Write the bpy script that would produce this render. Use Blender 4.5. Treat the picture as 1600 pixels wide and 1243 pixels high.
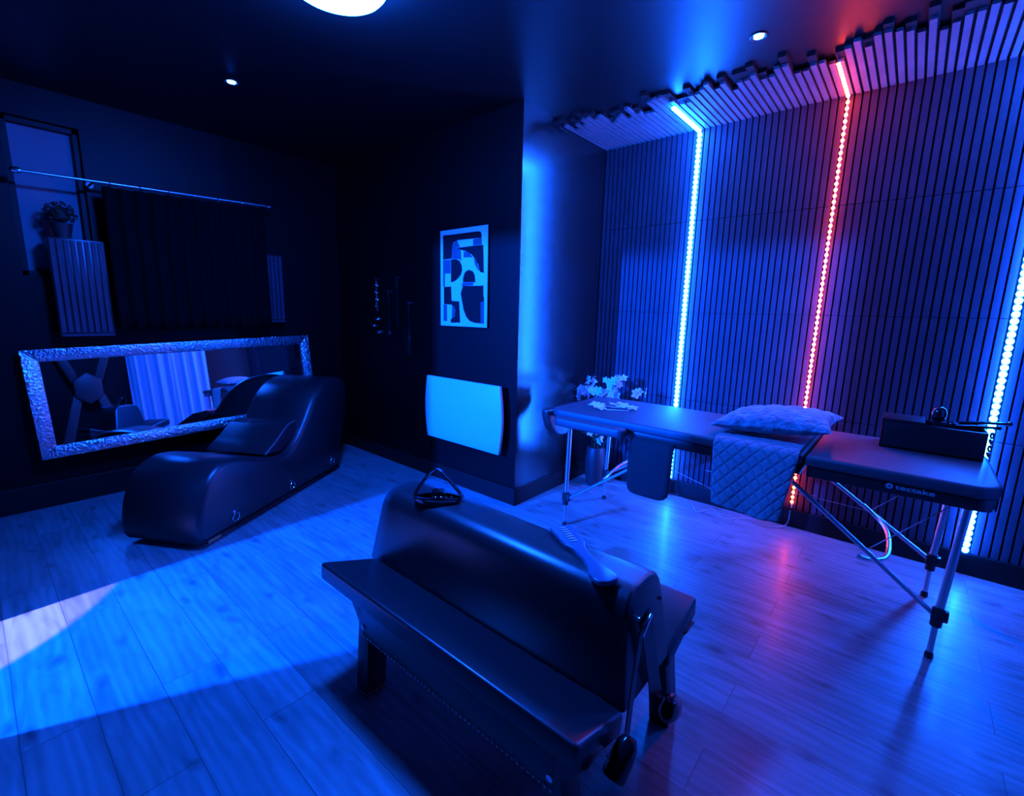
import bpy, bmesh, math, random
from mathutils import Vector, Matrix
random.seed(7)
R = math.radians
for o in list(bpy.data.objects): bpy.data.objects.remove(o)
sc = bpy.context.scene
C = sc.collection

# ---------------------------------------------------------------- camera, world, exposure, lights
cam_d = bpy.data.cameras.new('camera'); cam = bpy.data.objects.new('camera', cam_d); C.objects.link(cam)
cam_d.sensor_fit = 'HORIZONTAL'; cam_d.sensor_width = 36; cam_d.lens = 725.25 / 1600 * 36
cam_d.clip_start = 0.02
yaw, pit, rol = -0.704124, 0.182377, 0.0230388
fw = Vector((math.cos(pit)*math.sin(yaw), math.cos(pit)*math.cos(yaw), -math.sin(pit)))
rt = Vector((math.cos(yaw), -math.sin(yaw), 0)); up = rt.cross(fw)
r2 = rt*math.cos(rol) + up*math.sin(rol); u2 = -rt*math.sin(rol) + up*math.cos(rol)
cam.matrix_world = Matrix(((r2.x, u2.x, -fw.x, 0), (r2.y, u2.y, -fw.y, 0), (r2.z, u2.z, -fw.z, 1.45), (0, 0, 0, 1)))
sc.camera = cam
w = bpy.data.worlds.new('night'); sc.world = w; w.use_nodes = True
w.node_tree.nodes['Background'].inputs[0].default_value = (0.0, 0.0, 0.02, 1)
w.node_tree.nodes['Background'].inputs[1].default_value = 1
vs = sc.view_settings
vs.view_transform = 'Standard'; vs.look = 'None'; vs.gamma = 1; vs.exposure = 0.0; vs.use_curve_mapping = False

LAMP_COL, LAMP_E = (0.004, 0.09, 1.0), 540.0       # round ceiling lamp
SPOT_COL, SPOT_E = (0.005, 0.08, 1.0), 600.0         # recessed downlights
LED_B, LED_B_E = (0.004, 0.088, 1.0), 390.0         # blue strips
LED_R, LED_R_E = (1.0, 0.055, 0.001), 105.0          # red strip
HALL_B, HALL_B_E = (0.0, 0.07, 1.0), 6600.0         # blue lamp in the room behind the doorway
HALL_W, HALL_W_E = (1.0, 0.45, 0.4), 950.0         # white downlight in the room behind the doorway

def lamp(name, kind, loc, col, e, size=0.05, aim=None, spot=None, blend=0.1):
    d = bpy.data.lights.new(name, kind); d.color = col; d.energy = e; d.shadow_soft_size = size
    if spot: d.spot_size = spot; d.spot_blend = blend
    o = bpy.data.objects.new(name, d); C.objects.link(o); o.location = loc
    if aim: o.rotation_euler = (Vector(aim) - Vector(loc)).to_track_quat('-Z', 'Y').to_euler()
    return o
lamp('hall_lamp_light', 'POINT', (-2.98, -1.8, 2.1), HALL_B, HALL_B_E, 0.03)
lamp('hall_downlight_light', 'SPOT', (-2.98, -1.6, 2.35), HALL_W, HALL_W_E, 0.015, aim=(-3.35, -0.68, 0), spot=R(40), blend=0.03)

# ---------------------------------------------------------------- materials
def M(name, col, rough=0.5, metal=0.0, spec=0.5, bump=None, emis=None, estr=0, noise=None, coat=0):
    m = bpy.data.materials.new(name); m.use_nodes = True
    nt = m.node_tree; b = nt.nodes['Principled BSDF']
    b.inputs['Base Color'].default_value = (*col, 1); b.inputs['Roughness'].default_value = rough
    b.inputs['Metallic'].default_value = metal; b.inputs['Specular IOR Level'].default_value = spec
    b.inputs['Coat Weight'].default_value = coat
    if emis: b.inputs['Emission Color'].default_value = (*emis, 1); b.inputs['Emission Strength'].default_value = estr
    tc = nt.nodes.new('ShaderNodeTexCoord')
    if noise:                     # (scale, amount) base colour mottling
        n = nt.nodes.new('ShaderNodeTexNoise'); n.inputs['Scale'].default_value = noise[0]; n.inputs['Detail'].default_value = 4
        nt.links.new(tc.outputs['Object'], n.inputs['Vector'])
        cr = nt.nodes.new('ShaderNodeValToRGB')
        k = noise[1]
        cr.color_ramp.elements[0].position = .3; cr.color_ramp.elements[1].position = .7
        cr.color_ramp.elements[0].color = (*[c*(1-k) for c in col], 1); cr.color_ramp.elements[1].color = (*[min(1, c*(1+k)) for c in col], 1)
        nt.links.new(n.outputs['Fac'], cr.inputs['Fac']); nt.links.new(cr.outputs['Color'], b.inputs['Base Color'])
    if bump:                      # (scale, strength, distance)
        n = nt.nodes.new('ShaderNodeTexNoise'); n.inputs['Scale'].default_value = bump[0]; n.inputs['Detail'].default_value = 3
        nt.links.new(tc.outputs['Object'], n.inputs['Vector'])
        bp = nt.nodes.new('ShaderNodeBump'); bp.inputs['Strength'].default_value = bump[1]; bp.inputs['Distance'].default_value = bump[2]
        nt.links.new(n.outputs['Fac'], bp.inputs['Height']); nt.links.new(bp.outputs['Normal'], b.inputs['Normal'])
    return m

black_paint = M('black_satin_paint', (.0025, .0025, .003), .48, spec=.15)
ceil_paint = M('black_ceiling_paint', (.006, .006, .007), .42, spec=.6)
side_paint = M('black_gloss_panel', (.006, .006, .007), .24, spec=1.0, coat=.6); side_paint.node_tree.nodes['Principled BSDF'].inputs['Coat Roughness'].default_value = .2
skirt = M('black_skirting', (.005, .005, .006), .45, spec=.3)
felt = M('black_felt', (.006, .006, .007), .9, bump=(300, .3, .002))
slatm = M('dark_slat', (.055, .036, .055), .6, spec=.3, noise=(6, .15))
slatc = M('ceiling_slat_lit', (.15, .15, .16), .6, spec=.3, noise=(6, .15))  # same slats as the wall, LED strip glow painted in as a lighter colour
white_metal = M('white_enamel', (.46, .47, .50), .35)
white_paper = M('white_print_paper', (.40, .42, .46), .6)
ink_dark = M('dark_ink', (.004, .004, .006), .7, spec=.12)
ink_mid = M('mid_ink', (.045, .05, .06), .7, spec=.2)
frame_black = M('black_frame', (.006, .006, .006), .5, spec=.2)
leather = M('black_leather', (.016, .016, .018), .36, spec=.8, bump=(220, .12, .002))
chaise_leather = M('black_chaise_leather', (.014, .014, .016), .36, spec=.5, bump=(240, .12, .002))
vinyl = M('table_vinyl', (.04, .04, .05), .55, spec=.75, bump=(260, .08, .002))
patent = M('glossy_black_leather', (.010, .010, .012), .15, spec=.6)
nickel = M('pale_nickel_stud', (.9, .9, .92), .35, metal=.25)
chrome = M('chrome', (.8, .8, .82), .12, metal=1)
alu = M('brushed_aluminium', (.62, .62, .64), .32, metal=1)
blackplastic = M('black_plastic', (.012, .012, .013), .35)
silver = M('hammered_silver_frame', (.55, .57, .62), .24, metal=1, bump=(60, .8, .010))
glass_m = M('mirror_glass', (.85, .85, .87), .015, metal=1)
drape_m = M('black_drape', (.003, .003, .0035), .9, spec=.1)
pane_m = M('grey_blind', (.11, .13, .16), .6, noise=(2.5, .12))
curt_m = M('pale_blue_curtain_cloth', (.22, .50, .66), .7)
dark_uph = M('dark_upholstery', (.03, .03, .035), .45)
printm = M('grey_print', (.42, .42, .44), .5)
petal = M('white_petal', (.62, .62, .66), .5)
stem_m = M('green_stem', (.05, .08, .03), .5)
leafy = M('dark_foliage', (.012, .02, .010), .7)
pot_m = M('dark_pot', (.02, .02, .022), .5)
cable_m = M('pale_cable', (.35, .35, .37), .4)
tape_m = M('led_tape', (.5, .5, .5), .5)
lamp_m = M('lamp_diffuser', (.8, .8, .8), .4, emis=LAMP_COL, estr=LAMP_E)
down_m = M('downlight_lens', (.8, .8, .8), .4, emis=SPOT_COL, estr=SPOT_E)
ledb = M('led_blue', (.8, .8, .8), .4, emis=LED_B, estr=LED_B_E)
ledr = M('led_red', (.8, .8, .8), .4, emis=LED_R, estr=LED_R_E)

def floor_mat():
    m = bpy.data.materials.new('grey_oak_planks'); m.use_nodes = True; nt = m.node_tree; L = nt.links
    b = nt.nodes['Principled BSDF']; tc = nt.nodes.new('ShaderNodeTexCoord')
    br = nt.nodes.new('ShaderNodeTexBrick'); br.offset = .37; br.offset_frequency = 2; br.squash = 1
    br.inputs['Color1'].default_value = (.16, .225, .235, 1); br.inputs['Color2'].default_value = (.13, .18, .19, 1)
    br.inputs['Mortar'].default_value = (.08, .075, .07, 1)
    br.inputs['Scale'].default_value = 1; br.inputs['Mortar Size'].default_value = .0018; br.inputs['Mortar Smooth'].default_value = .3
    br.inputs['Brick Width'].default_value = 1.22; br.inputs['Row Height'].default_value = .19
    mp = nt.nodes.new('ShaderNodeMapping'); mp.inputs['Location'].default_value = (.35, .05, 0)
    L.new(tc.outputs['Object'], mp.inputs['Vector']); L.new(mp.outputs['Vector'], br.inputs['Vector'])
    # grain: noise stretched along X, swirled
    mp2 = nt.nodes.new('ShaderNodeMapping'); mp2.inputs['Scale'].default_value = (1.5, 7.5, 1)
    L.new(tc.outputs['Object'], mp2.inputs['Vector'])
    add = nt.nodes.new('ShaderNodeVectorMath'); add.operation = 'MULTIPLY_ADD'
    L.new(br.outputs['Color'], add.inputs[0]); add.inputs[1].default_value = (40, 40, 40); L.new(mp2.outputs['Vector'], add.inputs[2])
    n1 = nt.nodes.new('ShaderNodeTexNoise'); n1.inputs['Scale'].default_value = 1.4; n1.inputs['Detail'].default_value = 7; n1.inputs['Distortion'].default_value = 1.6
    L.new(add.outputs[0], n1.inputs['Vector'])
    wv = nt.nodes.new('ShaderNodeTexWave'); wv.bands_direction = 'Y'; wv.inputs['Scale'].default_value = 1.1; wv.inputs['Distortion'].default_value = 9; wv.inputs['Detail'].default_value = 3; wv.inputs['Detail Scale'].default_value = .8
    L.new(add.outputs[0], wv.inputs['Vector'])
    cr = nt.nodes.new('ShaderNodeValToRGB'); cr.color_ramp.elements[0].position = .30; cr.color_ramp.elements[0].color = (.60, .60, .60, 1)
    cr.color_ramp.elements[1].position = .58; cr.color_ramp.elements[1].color = (1, 1, 1, 1)
    L.new(n1.outputs['Fac'], cr.inputs['Fac'])
    cr2 = nt.nodes.new('ShaderNodeValToRGB'); cr2.color_ramp.elements[0].color = (.90, .90, .90, 1); cr2.color_ramp.elements[1].color = (1.1, 1.1, 1.1, 1)
    L.new(wv.outputs['Fac'], cr2.inputs['Fac'])
    mx = nt.nodes.new('ShaderNodeMix'); mx.data_type = 'RGBA'; mx.blend_type = 'MULTIPLY'; mx.inputs[0].default_value = 1
    L.new(br.outputs['Color'], mx.inputs[6]); L.new(cr.outputs['Color'], mx.inputs[7])
    mx2 = nt.nodes.new('ShaderNodeMix'); mx2.data_type = 'RGBA'; mx2.blend_type = 'MULTIPLY'; mx2.inputs[0].default_value = 1
    L.new(mx.outputs[2], mx2.inputs[6]); L.new(cr2.outputs['Color'], mx2.inputs[7])
    mk = nt.nodes.new('ShaderNodeMapping'); mk.inputs['Scale'].default_value = (1.5, 3.2, 1); L.new(tc.outputs['Object'], mk.inputs['Vector'])
    nd = nt.nodes.new('ShaderNodeTexNoise'); nd.inputs['Scale'].default_value = 9; L.new(tc.outputs['Object'], nd.inputs['Vector'])
    dm = nt.nodes.new('ShaderNodeVectorMath'); dm.operation = 'MULTIPLY_ADD'; L.new(nd.outputs['Color'], dm.inputs[0]); dm.inputs[1].default_value = (.16, .16, .16); L.new(mk.outputs['Vector'], dm.inputs[2])
    vo = nt.nodes.new('ShaderNodeTexVoronoi'); vo.voronoi_dimensions = '2D'; vo.inputs['Scale'].default_value = 1.5; L.new(dm.outputs[0], vo.inputs['Vector'])
    ck = nt.nodes.new('ShaderNodeValToRGB'); ck.color_ramp.elements[0].position = .02; ck.color_ramp.elements[0].color = (.50, .50, .50, 1)
    ck.color_ramp.elements[1].position = .13; ck.color_ramp.elements[1].color = (1, 1, 1, 1); L.new(vo.outputs['Distance'], ck.inputs['Fac'])
    mx3 = nt.nodes.new('ShaderNodeMix'); mx3.data_type = 'RGBA'; mx3.blend_type = 'MULTIPLY'; mx3.inputs[0].default_value = 1
    L.new(mx2.outputs[2], mx3.inputs[6]); L.new(ck.outputs['Color'], mx3.inputs[7]); mx2 = mx3
    L.new(mx2.outputs[2], b.inputs['Base Color'])
    b.inputs['Roughness'].default_value = .42; b.inputs['Specular IOR Level'].default_value = .5; b.inputs['Coat Weight'].default_value = .07; b.inputs['Coat Roughness'].default_value = .16
    bp = nt.nodes.new('ShaderNodeBump'); bp.inputs['Strength'].default_value = .25; bp.inputs['Distance'].default_value = .003
    L.new(n1.outputs['Fac'], bp.inputs['Height']); L.new(bp.outputs['Normal'], b.inputs['Normal'])
    return m
floor_m = floor_mat()

def quilt_mat():
    m = M('quilted_grey_plush', (.20, .21, .23), .85); nt = m.node_tree; L = nt.links; b = nt.nodes['Principled BSDF']
    uv = nt.nodes.new('ShaderNodeUVMap'); mp = nt.nodes.new('ShaderNodeMapping'); mp.inputs['Rotation'].default_value = (0, 0, R(45)); mp.inputs['Scale'].default_value = (21, 21, 21)
    L.new(uv.outputs['UV'], mp.inputs['Vector'])
    fr = nt.nodes.new('ShaderNodeVectorMath'); fr.operation = 'FRACTION'; L.new(mp.outputs['Vector'], fr.inputs[0])
    sb = nt.nodes.new('ShaderNodeVectorMath'); sb.operation = 'SUBTRACT'; L.new(fr.outputs[0], sb.inputs[0]); sb.inputs[1].default_value = (.5, .5, 0)
    ab = nt.nodes.new('ShaderNodeVectorMath'); ab.operation = 'ABSOLUTE'; L.new(sb.outputs[0], ab.inputs[0])
    sx = nt.nodes.new('ShaderNodeSeparateXYZ'); L.new(ab.outputs[0], sx.inputs[0])
    mxn = nt.nodes.new('ShaderNodeMath'); mxn.operation = 'MAXIMUM'; L.new(sx.outputs[0], mxn.inputs[0]); L.new(sx.outputs[1], mxn.inputs[1])
    cr = nt.nodes.new('ShaderNodeValToRGB'); cr.color_ramp.elements[0].position = .30; cr.color_ramp.elements[0].color = (1, 1, 1, 1)
    cr.color_ramp.elements[1].position = .49; cr.color_ramp.elements[1].color = (0, 0, 0, 1)
    L.new(mxn.outputs[0], cr.inputs['Fac'])
    n = nt.nodes.new('ShaderNodeTexNoise'); n.inputs['Scale'].default_value = 90; L.new(uv.outputs['UV'], n.inputs['Vector'])
    ad = nt.nodes.new('ShaderNodeMath'); ad.operation = 'MULTIPLY_ADD'; L.new(n.outputs['Fac'], ad.inputs[0]); ad.inputs[1].default_value = .6; L.new(cr.outputs['Color'], ad.inputs[2])
    bp = nt.nodes.new('ShaderNodeBump'); bp.inputs['Strength'].default_value = .6; bp.inputs['Distance'].default_value = .007
    L.new(ad.outputs[0], bp.inputs['Height']); L.new(bp.outputs['Normal'], b.inputs['Normal'])
    mx = nt.nodes.new('ShaderNodeMix'); mx.data_type = 'RGBA'; mx.inputs[6].default_value = (.17, .20, .23, 1); mx.inputs[7].default_value = (.23, .27, .31, 1)
    L.new(cr.outputs['Color'], mx.inputs[0]); L.new(mx.outputs[2], b.inputs['Base Color'])
    b.inputs['Sheen Weight'].default_value = .4
    return m
quilt = quilt_mat()
plush = M('blue_grey_plush', (.17, .30, .36), .9, bump=(34, 1.0, .03), noise=(22, .45)); plush.node_tree.nodes['Principled BSDF'].inputs['Sheen Weight'].default_value = .3

# ---------------------------------------------------------------- helpers
def box(bm, x0, x1, y0, y1, z0, z1, bev=0.0, seg=2):
    t = bmesh.new(); bmesh.ops.create_cube(t, size=1)
    for v in t.verts: v.co = Vector(((x0+x1)/2 + v.co.x*(x1-x0), (y0+y1)/2 + v.co.y*(y1-y0), (z0+z1)/2 + v.co.z*(z1-z0)))
    if bev: bmesh.ops.bevel(t, geom=t.edges[:], offset=bev, segments=seg, profile=.5, affect='EDGES')
    merge(bm, t)
def merge(bm, t):
    me = bpy.data.meshes.new('tmp'); t.to_mesh(me); bm.from_mesh(me); bpy.data.meshes.remove(me); t.free()
def prism(bm, pts, d, bev=0.0, seg=2):
    """pts: planar 3D polygon, d: extrusion vector"""
    t = bmesh.new(); vs_ = [t.verts.new(p) for p in pts]; f = t.faces.new(vs_)
    r = bmesh.ops.extrude_face_region(t, geom=[f]); nv = [g for g in r['geom'] if isinstance(g, bmesh.types.BMVert)]
    bmesh.ops.translate(t, verts=nv, vec=Vector(d)); bmesh.ops.recalc_face_normals(t, faces=t.faces[:])
    if bev: bmesh.ops.bevel(t, geom=t.edges[:], offset=bev, segments=seg, profile=.5, affect='EDGES')
    merge(bm, t)
def tube(bm, pts, r, n=10, cap=True, r2=None):
    pts = [Vector(p) for p in pts]; rings = []; prev = None
    for i, p in enumerate(pts):
        d = (pts[min(i+1, len(pts)-1)] - pts[max(i-1, 0)]).normalized()
        if prev is None:
            a = d.orthogonal().normalized()
        else:
            a = (prev - d*prev.dot(d)).normalized()
        prev = a; b = d.cross(a)
        rr = r if r2 is None else r + (r2-r)*i/(len(pts)-1)
        rings.append([bm.verts.new(p + (a*math.cos(2*math.pi*k/n) + b*math.sin(2*math.pi*k/n))*rr) for k in range(n)])
    for i in range(len(rings)-1):
        for k in range(n): bm.faces.new((rings[i][k], rings[i][(k+1) % n], rings[i+1][(k+1) % n], rings[i+1][k]))
    if cap: bm.faces.new(rings[0][::-1]); bm.faces.new(rings[-1])
def lathe(bm, c, prof, n=24, axis='Z'):
    c = Vector(c); rings = []
    for r, h in prof:
        ring = []
        for k in range(n):
            a = 2*math.pi*k/n; v = Vector((r*math.cos(a), r*math.sin(a), h))
            if axis == 'Y': v = Vector((v.x, v.z, v.y))
            if axis == 'X': v = Vector((v.z, v.y, v.x))
            ring.append(bm.verts.new(c+v))
        rings.append(ring)
    for i in range(len(rings)-1):
        for k in range(n): bm.faces.new((rings[i][k], rings[i][(k+1) % n], rings[i+1][(k+1) % n], rings[i+1][k]))
    if prof[0][0] > 1e-4: bm.faces.new(rings[0][::-1])
    if prof[-1][0] > 1e-4: bm.faces.new(rings[-1])
def torus(bm, c, R_, r, nrm=(1, 0, 0), n=24, m=8):
    c = Vector(c); nrm = Vector(nrm).normalized(); a = nrm.orthogonal().normalized(); b = nrm.cross(a); g = []
    for i in range(n):
        t = 2*math.pi*i/n; d = a*math.cos(t)+b*math.sin(t)
        g.append([bm.verts.new(c + d*(R_+r*math.cos(2*math.pi*j/m)) + nrm*r*math.sin(2*math.pi*j/m)) for j in range(m)])
    for i in range(n):
        for j in range(m): bm.faces.new((g[i][j], g[(i+1) % n][j], g[(i+1) % n][(j+1) % m], g[i][(j+1) % m]))
def band(bm, path, width, thick, closed=False):
    """flat strap: path = list of (point, width_dir)"""
    rows = []; n = len(path)
    for i, (p, wd) in enumerate(path):
        p = Vector(p); wd = Vector(wd).normalized()
        a = Vector(path[(i-1) % n if closed else max(i-1, 0)][0]); b = Vector(path[(i+1) % n if closed else min(i+1, n-1)][0])
        nn = (b-a).normalized().cross(wd).normalized()
        rows.append([bm.verts.new(p + wd*width*s/2 + nn*thick*t/2) for s, t in ((-1, -1), (1, -1), (1, 1), (-1, 1))])
    for i in range(n if closed else n-1):
        a, b = rows[i], rows[(i+1) % n]
        for k in range(4): bm.faces.new((a[k], a[(k+1) % 4], b[(k+1) % 4], b[k]))
    if not closed: bm.faces.new(rows[0][::-1]); bm.faces.new(rows[-1])
def smoothpath(pts, k=6, closed=False):
    pts = [Vector(p) for p in pts]; out = []; n = len(pts)
    for i in range(n if closed else n-1):
        g = lambda j: pts[j % n] if closed else pts[max(0, min(n-1, j))]
        p0, p1, p2, p3 = g(i-1), g(i), g(i+1), g(i+2)
        for s in range(k):
            t = s/k; out.append(.5*((2*p1)+(-p0+p2)*t+(2*p0-5*p1+4*p2-p3)*t*t+(-p0+3*p1-3*p2+p3)*t**3))
    if not closed: out.append(pts[-1])
    return out

def root_of(p):
    while p.parent: p = p.parent
    return p
def obj(name, bm, mat, parent=None, smooth=True, label=None):
    if bm.faces: bmesh.ops.recalc_face_normals(bm, faces=bm.faces[:])
    if parent is not None:
        off = Vector(root_of(parent).location); bmesh.ops.translate(bm, verts=bm.verts[:], vec=-off)
    me = bpy.data.meshes.new(name); bm.to_mesh(me); bm.free(); me.materials.append(mat)
    if smooth:
        for p in me.polygons: p.use_smooth = True
        try: me.set_sharp_from_angle(angle=R(38))
        except Exception: pass
    o = bpy.data.objects.new(name, me); C.objects.link(o)
    if parent is not None: o.parent = parent
    if label: o['label'] = label
    return o
def thing(name, label, cat, loc, group=None):
    o = bpy.data.objects.new(name, None); C.objects.link(o); o.location = loc; o.empty_display_size = .1
    return tag(o, label, cat, group)
def tag(o, label, cat, group=None, kind=None):
    if label: o['label'] = label
    if cat: o['category'] = cat
    if group: o['group'] = group
    if kind: o['kind'] = kind
    return o
def struct(name, bm, mat, parent=None):
    o = obj(name, bm, mat, parent, smooth=False)
    if parent is None: o['kind'] = 'structure'
    return o
def place(o_proto, parent, pts, name):
    """copies of a small part (mesh centred on its own origin) at world points"""
    L0 = Vector(root_of(parent).location); first = True
    for p in pts:
        if first: c = o_proto; first = False
        else:
            c = o_proto.copy(); C.objects.link(c)
        c.parent = parent; c.location = Vector(p) - L0
        if hasattr(p, 'rot'): c.rotation_euler = p.rot
def small(name, bm, mat):
    if bm.faces: bmesh.ops.recalc_face_normals(bm, faces=bm.faces[:])
    me = bpy.data.meshes.new(name); bm.to_mesh(me); bm.free(); me.materials.append(mat)
    for p in me.polygons: p.use_smooth = True
    o = bpy.data.objects.new(name, me); C.objects.link(o); return o
B = bmesh.new
def hemi(r, h=None, n=10, rings=4, nrm='-Y'):
    """little dome, base on origin, bulging along nrm"""
    h = h or r; bm = B(); prof = [(r*math.cos(i*math.pi/2/rings), h*math.sin(i*math.pi/2/rings)) for i in range(rings)]+[(0.0001, h)]
    lathe(bm, (0, 0, 0), prof, n=n)
    m = {'-Y': Matrix.Rotation(R(90), 3, 'X'), '-Z': Matrix.Rotation(R(180), 3, 'X'), '+X': Matrix.Rotation(R(90), 3, 'Y'), '+Z': Matrix.Identity(3)}[nrm]
    for v in bm.verts: v.co = m @ v.co
    return bm

# ---------------------------------------------------------------- the room
X0, X1, Y0, YS, YR, XC, H = -4.55, 1.25, -0.4, 3.67, 2.57, -2.14, 2.82
bm = B(); box(bm, X0-.1, X1+.1, -2.3, YS+.1, -.1, 0); struct('floor', bm, floor_m)
bm = B(); box(bm, X0-.1, X1+.1, -2.3, YS+.1, H, H+.1); struct('ceiling', bm, ceil_paint)
bm = B()                                   # left wall with a window opening y .30-.68, z 1.62-2.62
for a in ((Y0-1.9, YR, 0, 1.62), (Y0-1.9, YR, 2.62, H), (Y0-1.9, .30, 1.62, 2.62), (.68, YR, 1.62, 2.62)):
    box(bm, X0-.1, X0, a[0], a[1], a[2], a[3])
struct('wall_left', bm, black_paint)
wd = struct('window_1', (lambda b: (box(b, X0-.10, X0-.085, .30, .68, 1.62, 2.62), b)[1])(B()), pane_m)
fb = B()
for a in ((.30, .335, 1.62, 2.62), (.645, .68, 1.62, 2.62), (.30, .68, 1.62, 1.655), (.30, .68, 2.585, 2.62)): box(fb, X0-.08, X0-.04, *a, bev=.004)
struct('window_frame', fb, frame_black, wd)
bm = B(); box(bm, X0, XC, YR, YR+.1, 0, H); struct('wall_chimney_front', bm, black_paint)
bm = B(); box(bm, XC-.1, XC+.001, YR+.003, YS+.1, 0, H); struct('wall_chimney_side', bm, side_paint)
bm = B(); box(bm, X1, X1+.1, Y0-1.9, YS+.1, 0, H); struct('wall_right', bm, black_paint)
bm = B(); box(bm, -2.30, X1, Y0-.12, Y0, 0, H); box(bm, X0, -3.0, Y0-.12, Y0, 0, H); box(bm, -3.0, -2.30, Y0-.12, Y0, 2.06, H)
struct('wall_front', bm, black_paint)
bm = B(); box(bm, X0-.1, X1+.1, -2.4, -2.3, 0, H); struct('wall_hall', bm, black_paint)
# slatted back wall: felt, slats in four courses
bm = B(); box(bm, XC, X1, YS, YS+.1, 0, H); wb = struct('wall_back', bm, felt)
PITCH = .04; sl = B(); nx = int((X1-XC)/PITCH)
for i in range(nx):
    x = XC + .008 + i*PITCH
    for z0, z1 in ((.13, .80), (.8035, 1.475), (1.4785, 2.15), (2.1535, 2.80)):
        box(sl, x, x+.031, YS-.018, YS, z0, z1)
o = struct('slat_panelling', sl, slatm, wb)
cs = B(); ft = B(); rr = random.Random(3)
for i in range(nx):
    x = XC + .008 + i*PITCH; yl = 3.0 + rr.choice((0, .02, .05, .09, .13, .17)) 
    box(cs, x, x+.027, yl, YS-.002, H-.036, H-.02)
    box(ft, x-.006, x+.034, yl - rr.choice((.01, .02, .03, .09, .12)) + .04, YS, H-.02, H)
struct('trim_1', cs, slatc); 
t2 = struct('trim_2', ft, felt)
bm = B(); box(bm, XC, X1, YS-.034, YS-.001, 0, .128, bev=.003); struct('baseboard_back', bm, skirt)
bm = B(); box(bm, X0+.001, XC+.014, YR-.014, YR-.0005, 0, .13, bev=.003); struct('baseboard_chimney_front', bm, skirt)
bm = B(); box(bm, XC+.0005, XC+.014, YR-.013, YS-.036, 0, .13, bev=.003); struct('baseboard_chimney_side', bm, skirt)
bm = B(); box(bm, X0+.0005, X0+.016, Y0, YR-.016, 0, .18, bev=.003); struct('baseboard_left', bm, skirt)

# ---------------------------------------------------------------- ceiling lights
t = thing('ceiling_lamp', 'large round glowing ceiling lamp, half cut off by the top edge', 'ceiling lamp', (-1.965, 1.15, H))
bm = B(); lathe(bm, (-1.965, 1.15, 0), [(.205, H), (.205, H-.012), (.19, H-.014), (.19, H)], n=48); obj('rim', bm, white_metal, t)
bm = B(); lathe(bm, (-1.965, 1.15, 0), [(.198, H-.013), (.203, H-.03), (.202, H-.075), (.188, H-.090), (.15, H-.098), (.0001, H-.102)], n=48); obj('diffuser', bm, lamp_m, t)
for (x, y, lab) in ((-3.427, 1.271, 'small recessed downlight left of the round ceiling lamp'), (-.775, 2.733, 'small recessed downlight between the blue and red glows on the ceiling')):
    t = thing('downlight', lab, 'downlight', (x, y, H), 'recessed ceiling downlights')
    bm = B(); lathe(bm, (x, y, 0), [(.042, H), (.042, H-.004), (.036, H-.006), (.028, H-.003), (.028, H)], n=28); obj('bezel', bm, blackplastic, t)
    bm = B(); lathe(bm, (x, y, 0), [(.024, H-.001), (.022, H-.006), (.0001, H-.009)], n=20); obj('lens', bm, down_m, t)

# ---------------------------------------------------------------- LED strips
def led(x, mat, label, r, n0=0):
    t = thing('led_strip', label, 'light strip', (x, YS-.02, .14), 'LED strips on the slatted wall')
    bm = B(); box(bm, x-.005, x+.005, YS-.034, YS-.0185, .14, H-.038); box(bm, x-.005, x+.005, 3.14, YS-.034, H-.050, H-.0365); obj('tape', bm, tape_m, t, smooth=False)
    pts = [(x, YS-.034, .15+i*.0355) for i in range(n0, 74)]
    p = small('diode', hemi(r, r*1.15, n=10, rings=4, nrm='-Y'), mat); place(p, t, pts, 'diode')
    pts = [(x, 3.15+i*.0355, H-.050) for i in range(14)]
    p = small('diode', hemi(r, r*1.15, n=10, rings=4, nrm='-Z'), mat); place(p, t, pts, 'diode')
    return t
led(-1.363, ledb, 'blue-white LED strip climbing the slatted wall nearest the column', .0168)
led(-.485, ledr, 'red LED strip of separate dots climbing the slatted wall', .010, n0=1)
led(.402, ledb, 'blue-white LED strip at the right edge, behind the far end of the massage table', .0168)

# ---------------------------------------------------------------- panel heater and picture on the column front
t = thing('panel_heater', 'white panel heater mounted low on the black wall, curved sides', 'heater', (-2.645, YR, .385))
zb, zt = .395, .915; pts = []
for i in range(11): a = i/10; pts.append((-3.055 - .028*math.sin(math.pi*a), zb+(zt-zb)*a))
for i in range(11): a = 1-i/10; pts.append((-2.235 + .028*math.sin(math.pi*a), zb+(zt-zb)*a))
bm = B(); prism(bm, [(x, YR-.085, z) for x, z in pts], (0, .028, 0), bev=.004); obj('front_panel', bm, white_metal, t)
bm = B(); box(bm, -3.0, -2.29, YR-.056, YR-.02, zb+.03, zt-.03, bev=.004); obj('body', bm, white_metal, t)
for x in (-2.85, -2.44):
    bm = B(); box(bm, x-.02, x+.02, YR-.021, YR, .5, .8, bev=.002); obj('bracket', bm, blackplastic, t)

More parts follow.
